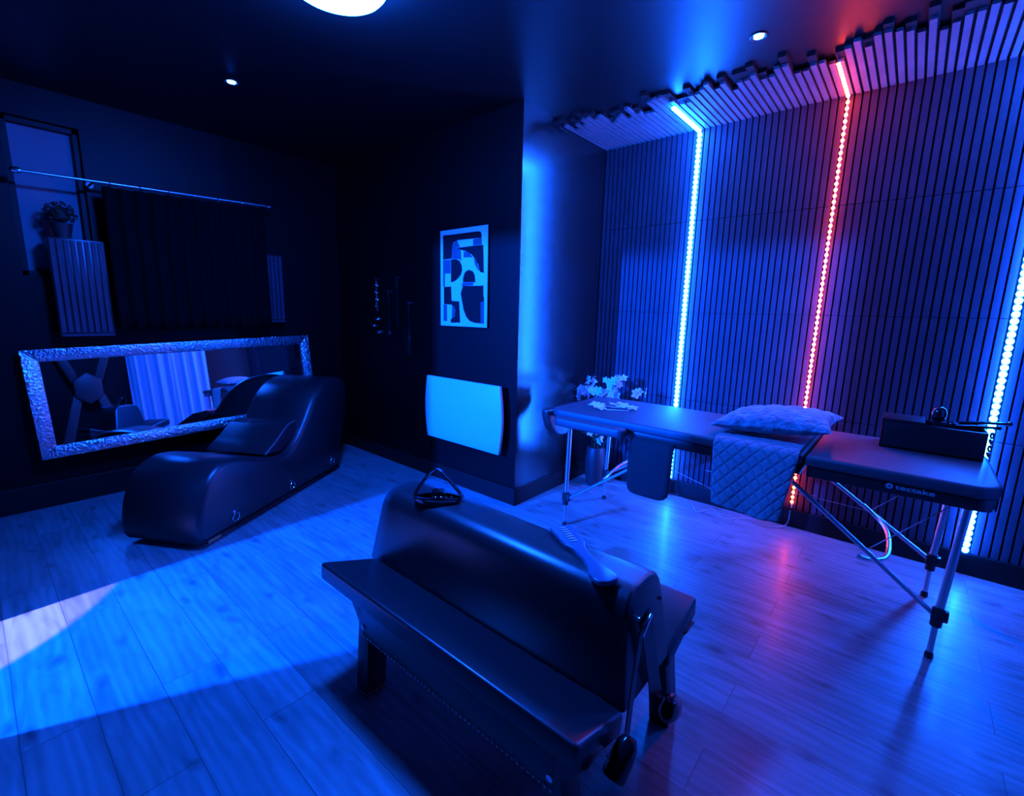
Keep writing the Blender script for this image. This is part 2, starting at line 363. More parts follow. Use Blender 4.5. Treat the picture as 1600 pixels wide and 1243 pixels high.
t = thing('picture', 'abstract print of dark and pale shapes with a white border', 'picture', (-2.69, YR, 1.33))
px0, px1, pz0, pz1 = -2.95, -2.43, 1.332, 2.068
bm = B(); box(bm, px0-.004, px1+.004, YR-.018, YR, pz0-.004, pz1+.004, bev=.002); obj('frame', bm, frame_black, t)
bm = B(); box(bm, px0, px1, YR-.0195, YR-.017, pz0, pz1); obj('print', bm, white_paper, t, smooth=False)
def art(lst, name, mat, yo):
    for poly in lst:
        pp = []
        for (a, b) in poly:
            u = (a-218)/(500 + 14*(1-(b-100)/1070)); top = 160-72*u; bot = 1162+18*u; v = (b-top)/(bot-top)
            pp.append((px0+(px1-px0)*u, YR-.0195-yo, pz1-(pz1-pz0)*v))
        bm = B(); prism(bm, pp, (0, .0006, 0)); obj(name, bm, mat, t, smooth=False)
art([[(248,203),(350,192),(560,165),(640,155),(660,165),(668,185),(668,222),(575,232),(412,250),(370,275),(352,330),(346,445),(248,455)],
 [(400,330),(560,308),(685,295),(690,590),(652,580),(630,500),(600,440),(560,395),(500,362),(450,350)],
 [(338,450),(400,447),(435,465),(458,510),(464,560),(450,610),(420,650),(380,682),(338,695)],
 [(470,690),(474,640),(488,595),(510,568),(545,558),(578,575),(596,610),(604,690)],
 [(470,730),(660,725),(685,720),(685,830),(692,860),(690,1138),(600,1130),(545,1112),(505,1065),(475,980),(458,880),(446,810)],
 [(256,742),(340,738),(345,892),(430,897),(440,1130),(335,1132),(332,1095),(380,1060),(345,935),(256,930)]], 'dark_shape', ink_dark, .0006)
art([[(352,332),(372,278),(408,252),(440,320),(398,328),(450,352),(455,465),(430,448),(348,444)],
 [(580,236),(668,222),(672,294),(580,304)], [(480,362),(540,378),(578,425),(480,430)], [(583,425),(612,455),(645,560),(640,572),(600,505)],
 [(248,458),(335,454),(335,600),(270,602),(268,740),(248,740)], [(470,692),(582,692),(582,722),(455,732)],
 [(655,900),(690,895),(690,1138),(655,1135)], [(250,932),(292,935),(292,1115),(250,1112)], [(350,938),(374,955),(390,1000),(376,1060),(346,1090)]], 'mid_tone_shape', ink_mid, .0009)

# ---------------------------------------------------------------- leaning mirror on the left wall
TL = Vector((-4.475, .214, 1.129)); TR = Vector((-4.475, 2.167, 1.189)); BLc = Vector((-4.41, .256, .380))
ux = (TR-TL).normalized(); L_ = (TR-TL).length; vz = (TL-BLc); vz = (vz - ux*vz.dot(ux)); Hm = vz.length; vz.normalize(); nx_ = ux.cross(vz); 
if nx_.x < 0: nx_ = -nx_
O = TL - vz*Hm
mp_ = lambda a, b, c=0: O + ux*a + vz*b + nx_*c
t = thing('wall_mirror', 'long mirror with a hammered silver frame hung sideways behind the chaise', 'mirror', tuple(O + ux*L_/2))
fw_ = .085
def mprism(quad, c0, c1, bev=.0):
    b = B(); prism(b, [mp_(a, bb, c0) for a, bb in quad], nx_*(c1-c0), bev=bev); return b
obj('glass', mprism([(fw_-.005, fw_-.005), (L_-fw_+.005, fw_-.005), (L_-fw_+.005, Hm-fw_+.005), (fw_-.005, Hm-fw_+.005)], -.012, -.004), glass_m, t, smooth=False)
for nm, q in (('frame_bottom', [(0, 0), (L_, 0), (L_-fw_, fw_), (fw_, fw_)]), ('frame_top', [(0, Hm), (L_, Hm), (L_-fw_, Hm-fw_), (fw_, Hm-fw_)]),
              ('frame_side', [(0, 0), (fw_, fw_), (fw_, Hm-fw_), (0, Hm)]), ('frame_side', [(L_, 0), (L_-fw_, fw_), (L_-fw_, Hm-fw_), (L_, Hm)])):
    obj(nm, mprism(q, -.02, .012, bev=.005), silver, t)
bm = B(); prism(bm, [mp_(.03, .03, -.02), mp_(L_-.03, .03, -.02), mp_(L_-.03, Hm-.03, -.02), mp_(.03, Hm-.03, -.02)], -nx_*.012); obj('backing', bm, blackplastic, t)
for a in (.35, L_-.35):
    bm = B(); p = mp_(a, .05, -.03); box(bm, X0, p.x, p.y-.02, p.y+.02, p.z-.02, p.z+.02); obj('wall_spacer', bm, blackplastic, t)
    bm = B(); p = mp_(a, Hm-.05, -.03); box(bm, X0, p.x, p.y-.02, p.y+.02, p.z-.02, p.z+.02); obj('wall_spacer', bm, blackplastic, t)

# ---------------------------------------------------------------- slatted wall boxes, curtain rod, drape, plant
def wallbox(y0, y1, z0, z1, label):
    t = thing('slatted_wall_box', label, 'wall box', (X0, (y0+y1)/2, z0), 'slatted boxes above the mirror')
    xf = -4.40
    bm = B(); box(bm, X0, xf-.012, y0, y1, z0, z1, bev=.003); obj('body', bm, blackplastic, t)
    n = 8; p = (y1-y0-.01)/n
    for i in range(n):
        bm = B(); y = y0+.008+i*p; box(bm, xf-.012, xf, y, y+p*.68, z0+.028, z1-.012, bev=.001); obj('slat', bm, slatm, t, smooth=False)
    bm = B(); box(bm, xf-.012, xf-.002, y0+.008, y1-.008, z0+.004, z0+.020, bev=.001); obj('bottom_rail', bm, slatm, t, smooth=False)
    return t
wallbox(.425, .715, 1.215, 1.872, 'slatted box hung above the left end of the mirror, with a round plant on top')
wallbox(1.655, 1.945, 1.31, 1.905, 'slatted box above the right end of the mirror, half hidden by the drape')
t = thing('curtain_rod', 'thin curtain rod above the black drape on the left wall', 'curtain rod', (X0, 1.07, 2.30))
RX = -4.372
yy = lambda y: 2.251+.033*(y-.34)
bm = B(); tube(bm, [(RX, .33, yy(.33)), (RX, 1.84, yy(1.84))], .0095); obj('rod', bm, alu, t)
for y in (.33, 1.844):
    bm = B(); lathe(bm, (RX, y, yy(y)), [(.001, -.03), (.018, -.02), (.02, 0), (.018, .02), (.001, .03)], n=14, axis='Y'); obj('finial', bm, chrome, t)
for y in (.70, 1.82):
    bm = B(); tube(bm, [(X0, y, yy(y)+.0), (RX-.01, y, yy(y))], .007); lathe(bm, (X0+.004, y, yy(y)), [(.022, -.004), (.022, .004)], n=14, axis='X'); obj('bracket', bm, blackplastic, t)
t = thing('black_drape', 'black drape hanging from the rod on the left wall', 'curtain', (RX, 1.2, 1.25))
bm = B(); rows = []
for j in range(9):
    z = 1.26 + (2.243-1.26)*j/8; row = []
    for i in range(121):
        y = .735 + 1.075*i/120; x = RX - .002 + .022*math.sin(i*.62 + .25*math.sin(j*.5)) + .006*math.sin(i*.21+j)
        row.append(bm.verts.new((x, y, z + (yy(y)-2.27 if j == 8 else 0))))
    rows.append(row)
for j in range(8):
    for i in range(120): bm.faces.new((rows[j][i], rows[j][i+1], rows[j+1][i+1], rows[j+1][i]))
dr = obj('cloth', bm, drape_m, t); md = dr.modifiers.new('s', 'SOLIDIFY'); md.thickness = .003
for y in (.78, .95, 1.12, 1.28, 1.45, 1.62):
    bm = B(); torus(bm, (RX, y, yy(y)-.004), .0175, .0022, (0, 1, .1), n=20, m=6); obj('ring', bm, chrome, t)

t = thing('potted_plant', 'round leafy plant in a small pot on top of the slatted box', 'plant', (-4.47, .515, 1.872))
bm = B(); lathe(bm, (-4.47, .515, 1.872), [(.04, 0), (.058, .09), (.062, .10), (.054, .10), (.05, .085), (.0001, .08)], n=24); obj('pot', bm, pot_m, t)
bm = B(); rr = random.Random(5)
bmesh.ops.create_icosphere(bm, subdivisions=2, radius=.055, matrix=Matrix.Translation((-4.47, .515, 2.03)))
for i in range(420):
    d = Vector((rr.gauss(0, 1), rr.gauss(0, 1), rr.gauss(0, 1))).normalized(); 
    if d.z < -.55: continue
    p = Vector((-4.47, .515, 2.03)) + Vector((d.x*.072, d.y*.088, d.z*.085))*(.72+.28*rr.random()); a = d.orthogonal().normalized(); a.rotate(Matrix.Rotation(rr.random()*6.3, 3, d)); b_ = d.cross(a)
    s = .014; vs_ = [bm.verts.new(p - a*s*.5), bm.verts.new(p + b_*s*.5 + d*s*.3), bm.verts.new(p + a*s + d*s*.5), bm.verts.new(p - b_*s*.5 + d*s*.3)]; bm.faces.new(vs_)
obj('foliage', bm, leafy, t, smooth=False)

# ---------------------------------------------------------------- chaise
ang = R(30.5); P0 = Vector((-3.058, .795, 0)); uS = Vector((-math.sin(ang), math.cos(ang), 0)); wS = Vector((-math.cos(ang), -math.sin(ang), 0))
S = lambda s, w_, z: P0 + uS*s + wS*w_ + Vector((0, 0, z))
prof = smoothpath([(0, -.02, .03), (0, -.045, .12), (0, -.02, .27), (0, .055, .41), (0, .17, .483), (0, .30, .483), (0, .45, .44), (0, .62, .385), (0, .77, .365), (0, .90, .425), (0, 1.03, .555),
        (0, 1.16, .715), (0, 1.30, .815), (0, 1.46, .848), (0, 1.60, .83), (0, 1.685, .74), (0, 1.67, .58), (0, 1.60, .38), (0, 1.545, .18), (0, 1.52, .03)], 5)
prof = [(p.y, p.z) for p in prof] + [(s, .03) for s in (1.2, .9, .6, .3)]
t = thing('chaise_longue', 'black leather wave-shaped chaise with chrome rings on its side', 'chaise', tuple(S(.8, .28, 0)))
bm = B(); W = .57; e = .035; secs = []
def inset(pr, d):
    n = len(pr); out = []
    for i in range(n):
        a, b_, c = Vector(pr[i-1]), Vector(pr[i]), Vector(pr[(i+1) % n]); tg = (c-a).normalized(); nn = Vector((-tg.y, tg.x)); out.append(tuple(b_ + nn*(-d)))
    return out
ar = sum(prof[i][0]*prof[(i+1) % len(prof)][1]-prof[(i+1) % len(prof)][0]*prof[i][1] for i in range(len(prof)))
sg = -1 if ar > 0 else 1
for w_, d in ((0, e), (e*.3, e*.42), (e, .0), (W/2, 0), (W-e, 0), (W-e*.3, e*.42), (W, e)):
    secs.append([bm.verts.new(S(s, w_, z)) for s, z in inset(prof, d*sg)])
n = len(prof)
for a, b_ in zip(secs, secs[1:]):
    for i in range(n): bm.faces.new((a[i], a[(i+1) % n], b_[(i+1) % n], b_[i]))
bm.faces.new(secs[0]); bm.faces.new(secs[-1])
body = obj('body', bm, chaise_leather, t)
# fix: triangulated ngon ends shade flat; keep them planar
for (s0, s1) in ((.06, .16), (1.38, 1.48)):
    for w0 in (.05, W-.11):
        bm = B(); prism(bm, [S(s0, w0, 0), S(s1, w0, 0), S(s1, w0+.06, 0), S(s0, w0+.06, 0)], (0, 0, .032)); obj('foot', bm, M('pale_wood_foot', (.35, .28, .15), .5) if (s0 < .5 and w0 < .2) else blackplastic, t, smooth=False)
for s, z in ((.228, .108), (.805, .105), (1.36, .125)):
    c = S(s, -.006, z)
    bm = B(); lathe(bm, (0, 0, 0), [(.012, 0), (.011, .004), (.004, .006)], n=14)
    rot = (-wS).to_track_quat('Z', 'Y').to_matrix()
    for v in bm.verts: v.co = rot @ v.co + S(s, -.0, z+.036)
    mt = obj('ring_mount', bm, chrome, t)
    bm = B(); torus(bm, c - wS*.004, .028, .0032, wS + Vector((0, 0, .15)), n=28); obj('ring', bm, chrome, mt)
t = thing('wedge_cushion', 'black wedge cushion lying in the dip of the chaise', 'cushion', tuple(S(.8, .28, .37)))
bm = B(); prism(bm, [S(s, .045, z) for s, z in ((.60, .405), (.78, .378), (.90, .44), (1.0, .535), (.965, .575), (.86, .56), (.72, .47))], wS*.50, bev=.012, seg=3)
obj('cover', bm, chaise_leather, t)
pp = [S(s, .044, z) for s, z in ((.60, .407), (.72, .472), (.86, .562), (.963, .577))]
bm = B(); tube(bm, smoothpath(pp, 5), .0022, n=6); obj('piping', bm, M('piping_grey', (.2, .2, .22), .3), t)

# ---------------------------------------------------------------- padded bench (foreground)
t = thing('padded_bench', 'black leather bench with raised ridge, two tilted side pads and studded apron', 'bench', (-1.04, 1.18, 0))
def xprism(x0, x1, pts, bev, seg=3):
    b = B(); prism(b, [(x0, y, z) for y, z in pts], (x1-x0, 0, 0), bev=bev, seg=seg); return b
bm = xprism(-1.60, -.485, [(1.03, .385), (1.335, .385), (1.292, .64), (1.284, .668), (1.268, .690), (1.245, .703), (1.215, .708), (1.135, .708), (1.105, .703), (1.082, .690), (1.067, .668), (1.060, .64)], .011, 3)
for v in bm.verts:                                        # the ends lean inwards towards the top
    k = (.70-v.co.z)/.31*.065; v.co.x += -k if v.co.x < -1 else k*.5
obj('ridge_cushion', bm, leather, t)
for s, nm in ((1, 'side_pad'), (-1, 'side_pad')):
    f = lambda y: 1.182 - s*(1.182-y)
    bm = xprism(-1.635, -.452, [(f(.792), .478), (f(1.035), .396), (f(1.02), .325), (f(.788), .405)], .014, 3); obj(nm, bm, leather, t)
    ap = xprism(-1.40, -.53, [(f(.818), .262), (f(.842), .262), (f(.842), .40), (f(.818), .395)], .003, 2); a_o = obj('apron', ap, leather, t)
    pts = [(-1.392 + i*.0182, f(.818)-s*.0, .270) for i in range(48)]
    st = small('stud', hemi(.0056, .0045, n=8, rings=3, nrm='-Y') if s > 0 else (lambda b: ([setattr(v, 'co', Vector((v.co.x, -v.co.y, v.co.z))) for v in b.verts], b)[1])(hemi(.0056, .0045, n=8, rings=3, nrm='-Y')), nickel)
    place(st, t, pts, 'stud')
    for xl, sx in ((-1.40, -1), (-.53, 1)):
        # leg: leather wrapped board, slightly splayed
        bm = B(); y0, y1 = f(.820), f(.905)
        q = [(xl+sx*.055, y0, 0), (xl-sx*.015, y0, 0), (xl-sx*.045, y0, .30), (xl-sx*.045, y0, .37), (xl+sx*.09, y0, .40), (xl+sx*.02, y0, .31)]
        prism(bm, q, (0, y1-y0, 0), bev=.004); lg = obj('leg', bm, leather, t)
        zs = .012
        pts2 = [(xl+sx*(.053-.0165*k), f(.820), zs) for k in range(5)]
        st = small('stud', hemi(.0036, .003, n=8, rings=3, nrm='-Y'), nickel); place(st, t, pts2, 'stud')
        if sx < 0:
            st = small('stud', hemi(.0036, .003, n=8, rings=3, nrm='+X'), nickel); place(st, t, [(xl-sx*.0155, f(.832+.0165*k), zs) for k in range(5)], 'stud')
        bm = B(); lathe(bm, (xl-sx*.012, f(.8195), .302), [(.010, -.004), (.010, .001), (.004, .002)] if s > 0 else [(.010, .004), (.010, -.001), (.004, -.002)], n=14, axis='Y')
        obj('bolt', bm, chrome, t)
for x0, x1 in ((-1.42, -1.36), (-.575, -.515)):
    bm = xprism(x0, x1, [(.86, .33), (1.50, .33), (1.40, .395), (.96, .395)], .004); obj('cross_board', bm, leather, t)
bm = xprism(-1.38, -.54, [(1.16, .30), (1.20, .30), (1.20, .388), (1.16, .388)], .004); obj('spine_board', bm, leather, t)
# straps and cuffs hanging at the near right end
def strap(name, pts, wd, width, th=.004, mat=leather, parent=t):
    bm = B(); band(bm, [(p, wd) for p in smoothpath(pts, 5)], width, th); return obj(name, bm, mat, parent)
t2 = thing('cuff_harness', 'glossy black strap harness with two buckled cuffs hanging off the near end of the bench', 'harness', (-.44, 1.15, .62))
bm = B(); tube(bm, [(-.475, 1.09, .640), (-.450, 1.09, .645)], .006); tube(bm, [(-.46, 1.22, .64), (-.452, 1.22, .645)], .006); obj('hook', bm, chrome, t2)
strap('strap', [(-.450, 1.10, .655), (-.444, 1.12, .60), (-.440, 1.16, .48), (-.436, 1.20, .36), (-.432, 1.225, .29)], (.1, 1, .3), .055, mat=patent, parent=t2)
strap('strap', [(-.446, 1.085, .62), (-.440, 1.06, .56), (-.434, 1.03, .48), (-.430, 1.01, .40), (-.428, 1.0, .34)], (0, 1, .3), .030, mat=patent, parent=t2)
bm = B(); prism(bm, [(-.440, 1.07, .615), (-.440, 1.12, .655), (-.440, 1.128, .645), (-.440, 1.078, .605)], (.006, 0, 0), bev=.002); obj('buckle', bm, chrome, t2)
def cuff(c, nrm, ra, rb, ln, seed):
    """folded padded cuff: an oval cup with a thick rolled rim"""
    c = Vector(c); nrm = Vector(nrm).normalized(); a = nrm.cross(Vector((1, 0, 0))).normalized(); b_ = nrm.cross(a); bm = B(); rings = []
    for k, (r_, h) in enumerate(((.15, -.5), (.6, -.47), (.9, -.3), (1, 0), (1.02, .32), (1.05, .46), (1.0, .52), (.88, .5), (.8, .3), (.6, -.1), (.1, -.2))):
        rings.append([bm.verts.new(c + nrm*h*ln + a*ra*r_*math.cos(2*math.pi*i/24)*(1+.06*math.sin(3*i)) + b_*rb*r_*math.sin(2*math.pi*i/24)) for i in range(24)])
    for p, q in zip(rings, rings[1:]):
        for i in range(24): bm.faces.new((p[i], p[(i+1) % 24], q[(i+1) % 24], q[i]))
    bm.faces.new(rings[0]); bm.faces.new(rings[-1])
    o_ = obj('cuff', bm, patent, t2)
    for k in range(5):
        an = -.6+.55*k+seed; b2 = B(); bmesh.ops.create_icosphere(b2, subdivisions=2, radius=.0038, matrix=Matrix.Translation(c + nrm*ln*.2 + a*math.cos(an)*ra*1.04 + b_*math.sin(an)*rb*1.04)); obj('rivet', b2, chrome, o_)
cuff((-.415, 1.275, .255), (-.15, .75, -.55), .040, .030, .12, .3)
cuff((-.42, .965, .335), (-.1, -.55, -.70), .036, .030, .10, 1.2)

# loop of leather straps on the bench top
t = thing('strap_loop', 'black leather collar loop standing in a triangle on the far end of the bench', 'collar', (-1.36, 1.16, .706))
lp = smoothpath([(-1.425, 1.095, .722), (-1.425, 1.13, .765), (-1.41, 1.185, .812), (-1.36, 1.20, .785), (-1.29, 1.205, .742), (-1.268, 1.20, .722), (-1.285, 1.165, .7225), (-1.34, 1.115, .7225), (-1.39, 1.085, .7215)], 5, closed=True)
bm = B(); band(bm, [(p, (.45, -.75, .25)) for p in lp], .032, .006, closed=True); obj('collar_band', bm, patent, t)
lp = smoothpath([(-1.425, 1.09, .713), (-1.36, 1.085, .713), (-1.30, 1.115, .713), (-1.262, 1.175, .713), (-1.29, 1.215, .713), (-1.36, 1.20, .713), (-1.41, 1.15, .713)], 5, closed=True)
bm = B(); band(bm, [(p, (0, 0, 1)) for p in lp], .012, .006, closed=True); obj('lower_band', bm, patent, t)
for k in range(4):
    bm = B(); bmesh.ops.create_icosphere(bm, subdivisions=2, radius=.0042, matrix=Matrix.Translation((-1.318+.011*k, 1.108+.017*k, .738-.001*k))); obj('rivet', bm, chrome, t)
bm = B(); lathe(bm, (-1.375, 1.17, .7185), [(.03, -.011), (.032, 0), (.025, .016), (.001, .02)], n=20); obj('gag_ball', bm, patent, t)

# paddle on the bench top
t = thing('leather_paddle', 'glossy blue-black paddle with a row of pale glint bars, lying across the bench ridge', 'paddle', (-.69, 1.17, .706))
a0 = Vector((-.845, 1.268, .716)); a1 = Vector((-.545, 1.078, .716)); dd = (a1-a0).normalized(); ss = Vector((-dd.y, dd.x, 0)); LL = (a1-a0).length
ol = [(0, .036), (.02, .040), (.13, .036), (.16, .022), (.22, .017), (.26, .020), (.30, .034), (.335, .037), (.352, .030), (.36, .0)]
left = [(s*LL/.36, w_) for s, w_ in ol]
pts = [a0 + dd*s + ss*w_ for s, w_ in left] + [a0 + dd*s - ss*w_ for s, w_ in reversed(left[:-1])]
bm = B(); prism(bm, [p - Vector((0, 0, .0085)) for p in pts], (0, 0, .016), bev=.004, seg=3)
pad_m = M('blue_gloss_paddle', (.07, .17, .26), .25, spec=.6); obj('blade', bm, pad_m, t)
for k in range(7):
    c = a0 + dd*(.022+.016*k) + Vector((0, 0, .0078)); bm = B()
    prism(bm, [c + ss*w_ + dd*q for w_, q in ((-.012, -.003), (.012, -.003), (.012, .003), (-.012, .003))], (0, 0, .0025), bev=.001); obj('glint_bar', bm, nickel, t)  # pale matte bars stand in for the row of glints on the blade

# ---------------------------------------------------------------- massage table
TZ = .822
t = thing('massage_table', 'black folding massage table with silver tube legs in front of the slatted wall', 'massage table', (-.70, 2.86, 0))
def rrect(x0, x1, y0, y1, r, corners):
    pts = []
    for (cx, cy, a, k) in ((x1-r, y1-r, 0, 0), (x0+r, y1-r, 90, 1), (x0+r, y0+r, 180, 2), (x1-r, y0+r, 270, 3)):
        if k in corners:
            for i in range(7): an = R(a+90*i/6); pts.append((cx+r*math.cos(an), cy+r*math.sin(an)))
        else: pts.append(((x1 if k in (0, 3) else x0), (y1 if k in (0, 1) else y0)))
    return pts
for nm, x0, x1, cr in (('top_section', -1.80, -.315, (1, 2)), ('top_section', -.305, .355, (0, 3))):
    bm = B(); prism(bm, [(x, y, TZ-.055) for x, y in rrect(x0, x1, 2.50, 3.20, .09, cr)], (0, 0, .055), bev=.018, seg=4); top = obj(nm, bm, vinyl, t)
    bm = B(); prism(bm, [(x, y, TZ-.105) for x, y in rrect(x0+.01, x1-.004, 2.512, 3.188, .08, cr)], (0, 0, .052), bev=.004); obj('skirt_frame', bm, blackplastic, t)
def leg(name_x, y, xb, top_x):
    bm = B(); tube(bm, [(top_x, y, .72), (xb, y, .20)], .0155, n=14); lg = obj('leg', bm, alu, t)
    bm = B(); tube(bm, [(xb+(top_x-xb)*.0, y, .21), (xb-(top_x-xb)*.08, y, .005)], .0115, n=12); obj('leg_extension', bm, alu, lg)
    bm = B(); tube(bm, [(xb+(top_x-xb)*.08, y, .245), (xb-(top_x-xb)*.03, y, .155)], .021, n=14); box(bm, xb-.022, xb+.034, y-.016, y+.016, .185, .235, bev=.004); obj('clamp', bm, blackplastic, lg)
    bm = B(); lathe(bm, (xb-(top_x-xb)*.08, y, 0), [(.016, 0), (.016, .018), (.012, .03)], n=14); obj('rubber_foot', bm, blackplastic, lg)
    for k in range(8):
        pass
leg(0, 2.555, -1.663, -1.655); leg(0, 3.17, -1.70, -1.685); leg(0, 2.585, .246, .27); leg(0, 3.185, .238, .262)
bm = B(); st = small('height_hole', hemi(.003, .001, n=8, rings=2, nrm='-Y'), white_metal); bm.free()
place(st, t, [(.249+.001*i, 3.185-.0156, .30+.035*i) for i in range(7)], 'height_hole')
for p, q in (((.225, 2.585, .21), (-.354, 2.57, .66)), ((.222, 3.185, .215), (-.336, 3.17, .60)), ((-1.642, 2.555, .205), (-1.02, 2.555, .66)), ((-1.68, 3.17, .215), (-1.02, 3.17, .66))):
    bm = B(); tube(bm, [p, q], .0105, n=12); obj('strut', bm, alu, t)
for x, z in ((-.05, .40), (-1.40, .42)):
    sx = 1 if x > -.7 else -1
    bm = B(); tube(bm, smoothpath([(x-.03*sx, 3.175, z+.03), (x+.05*sx, 3.12, z-.02), (x+.095*sx, 3.0, z-.05), (x+.10*sx, 2.82, z-.09), (x+.04*sx, 2.64, z-.055), (x, 2.58, z-.03)], 5), .0105, n=12); obj('support_loop', bm, alu, t)
for a, b_ in (((.24, 2.59, .72), (-.05, 2.58, .385)), ((.24, 3.18, .72), (-.05, 3.175, .40)), ((-.05, 3.175, .40), (-.95, 3.175, .42)), ((-1.70, 3.17, .70), (-1.42, 3.17, .43)), ((-1.42, 3.17, .43), (-.9, 3.175, .30)), ((-.9, 3.175, .30), (-.3, 3.175, .42)), ((-1.42, 2.56, .38), (-.9, 2.56, .44))):
    bm = B(); tube(bm, [a, b_], .0022, n=6); obj('tension_cable', bm, cable_m, t)
for x, y in ((-.30, 2.503), (.33, 2.503)):
    bm = B(); bmesh.ops.create_icosphere(bm, subdivisions=2, radius=.0045, matrix=Matrix.Translation((x, y+.004, TZ-.085))); obj('rivet', bm, chrome, t)
# armrest pad on the front edge
bm = B(); prism(bm, [(x, y, .735) for x, y in rrect(-1.70, -1.20, 2.405, 2.50, .045, (0, 1, 2, 3))], (0, 0, .055), bev=.016, seg=4); obj('armrest', bm, vinyl, t)
# folded face cradle at the left end
cr_ = []
for i in range(17): an = R(180*i/16); cr_.append((-1.925, 2.80+.215*math.cos(an), .785-.225*math.sin(an)))
for i in range(11): an = R(180-180*i/10); cr_.append((-1.925, 2.80+.085*math.cos(an), .785-.085*math.sin(an)))
bm = B(); prism(bm, cr_, (.065, 0, 0), bev=.02, seg=4); obj('face_cradle', bm, leather, t)
bm = B(); box(bm, -1.865, -1.795, 2.66, 2.69, .73, .745, bev=.003); box(bm, -1.865, -1.795, 2.91, 2.94, .73, .745, bev=.003); obj('cradle_bracket', bm, blackplastic, t)
# hanging arm sling
bm = B()
rows = [(2.515, .735, 0), (2.500, .70, 0), (2.492, .60, 0), (2.490, .50, 0), (2.489, .45, .004), (2.489, .425, .012), (2.489, .41, .026), (2.490, .402, .05)]
g = []
for y, z, ins in rows:
    g.append([bm.verts.new((-1.19+ins + (.262-2*ins)*i/8, y + .003*math.sin(i), z + (i/8)*.004)) for i in range(9)])
for a, b_ in zip(g, g[1:]):
    for i in range(8): bm.faces.new((a[i], a[i+1], b_[i+1], b_[i]))
sling = obj('arm_sling', bm, felt, t); md = sling.modifiers.new('s', 'SOLIDIFY'); md.thickness = .012; md.offset = -1
# printed name
def text(body_, loc, size, width, parent, sy=1.0):
    cu = bpy.data.curves.new('txt', 'FONT'); cu.body = body_; cu.size = size; cu.extrude = .0006; cu.offset = size*.012
    to = bpy.data.objects.new('txt', cu); C.objects.link(to); dg = bpy.context.evaluated_depsgraph_get(); me = bpy.data.meshes.new_from_object(to.evaluated_get(dg)); bpy.data.objects.remove(to)
    bm = B(); bm.from_mesh(me); xs = [v.co.x for v in bm.verts]; k = width/(max(xs)-min(xs)); x0 = min(xs)
    for v in bm.verts: v.co = Vector(((v.co.x-x0)*k + loc[0], loc[1]-v.co.z, v.co.y*sy + loc[2]))
    return obj('brand_print', bm, printm, parent, smooth=False)
def logo(x, y, z, r, parent):
    bm = B(); lathe(bm, (x, y, z), [(r, 0), (r, -.0012)], n=24, axis='Y'); o_ = obj('brand_roundel', bm, printm, parent, smooth=False)
    bm = B(); pr_ = [(-.55, -.30), (.55, -.30), (.55, .0), (.28, .0), (.28, .35), (-.05, .35), (-.05, .0), (-.55, .0)]
    prism(bm, [(x+a*r, y-.0013, z+b_*r) for a, b_ in pr_], (0, -.0006, 0)); obj('brand_hand', bm, ink_dark, o_, smooth=False)
logo(.012, 2.5115, .752, .0125, t); text('tectake', (.032, 2.511, .744), .028, .128, t)
logo(-1.158, 2.4885, .452, .013, sling); text('tectake', (-1.136, 2.488, .444), .030, .150, sling)

# ---------------------------------------------------------------- blanket and pillow
t = thing('quilted_blanket', 'grey quilted blanket with diamonds draped over the front of the massage table', 'blanket', (-.53, 2.5, .5))
path = smoothpath([(0, 3.19, TZ+.010), (0, 2.9, TZ+.008), (0, 2.60, TZ+.008), (0, 2.515, TZ+.006), (0, 2.484, TZ-.02), (0, 2.476, .72), (0, 2.470, .64), (0, 2.466, .56), (0, 2.464, .50)], 6)
bm = B(); uvl = bm.loops.layers.uv.new('UVMap'); g = []; ln = 0; uvd = {}
for j, p in enumerate(path):
    if j: ln += (p-path[j-1]).length
    row = []; k = max(0, (TZ-.03-p.z)/.3)
    for i in range(29):
        a = i/28; x = -.715 + .385*a + .03*k*(1-a) - .045*k*a*a; y = p.y - k*(.010+.010*math.sin(a*9.5+.5)) ; z = p.z - (.03*math.sin(a*2.2+.2))*k*1.0 + (.015*math.sin(a*3.1) if p.y > 2.5 else 0)*0
        v = bm.verts.new((x, y, z)); uvd[v] = (.40*a, ln); row.append(v)
    g.append(row)
for a, b_ in zip(g, g[1:]):
    for i in range(28):
        f = bm.faces.new((a[i], a[i+1], b_[i+1], b_[i]))
        for l in f.loops: l[uvl].uv = uvd[l.vert]
o = obj('cloth', bm, quilt, t); md = o.modifiers.new('s', 'SOLIDIFY'); md.thickness = .007; md.offset = 1

t = thing('cushion', 'fluffy pale grey cushion lying on the blanket in the middle of the massage table', 'cushion', (-.50, 2.80, TZ+.02))
bm = B(); NU, NV = 40, 40; g = []
for sgn in (1, -1):
    gg = []
    for i in range(NU+1):
        row = []
        for j in range(NV+1):
            a = -1+2*i/NU; b_ = -1+2*j/NV
            h = max(0, (1-a*a)*(1-b_*b_))**.42; pin = 1-.10*(1-b_*b_)*a*a - 0; pin2 = 1-.10*(1-a*a)*b_*b_
            x = -.495 + a*.275*pin; y = 2.80 + b_*.235*pin2
            z = TZ+.082 + a*.025 + sgn*(.080*h if sgn > 0 else .055*h) + .004*math.sin(17*a+9*b_)*h
            row.append(bm.verts.new((x, y, z)))
        gg.append(row)
    for i in range(NU):
        for j in range(NV): bm.faces.new((gg[i][j], gg[i+1][j], gg[i+1][j+1], gg[i][j+1]))
bmesh.ops.remove_doubles(bm, verts=bm.verts[:], dist=.0008)
obj('cover', bm, plush, t)

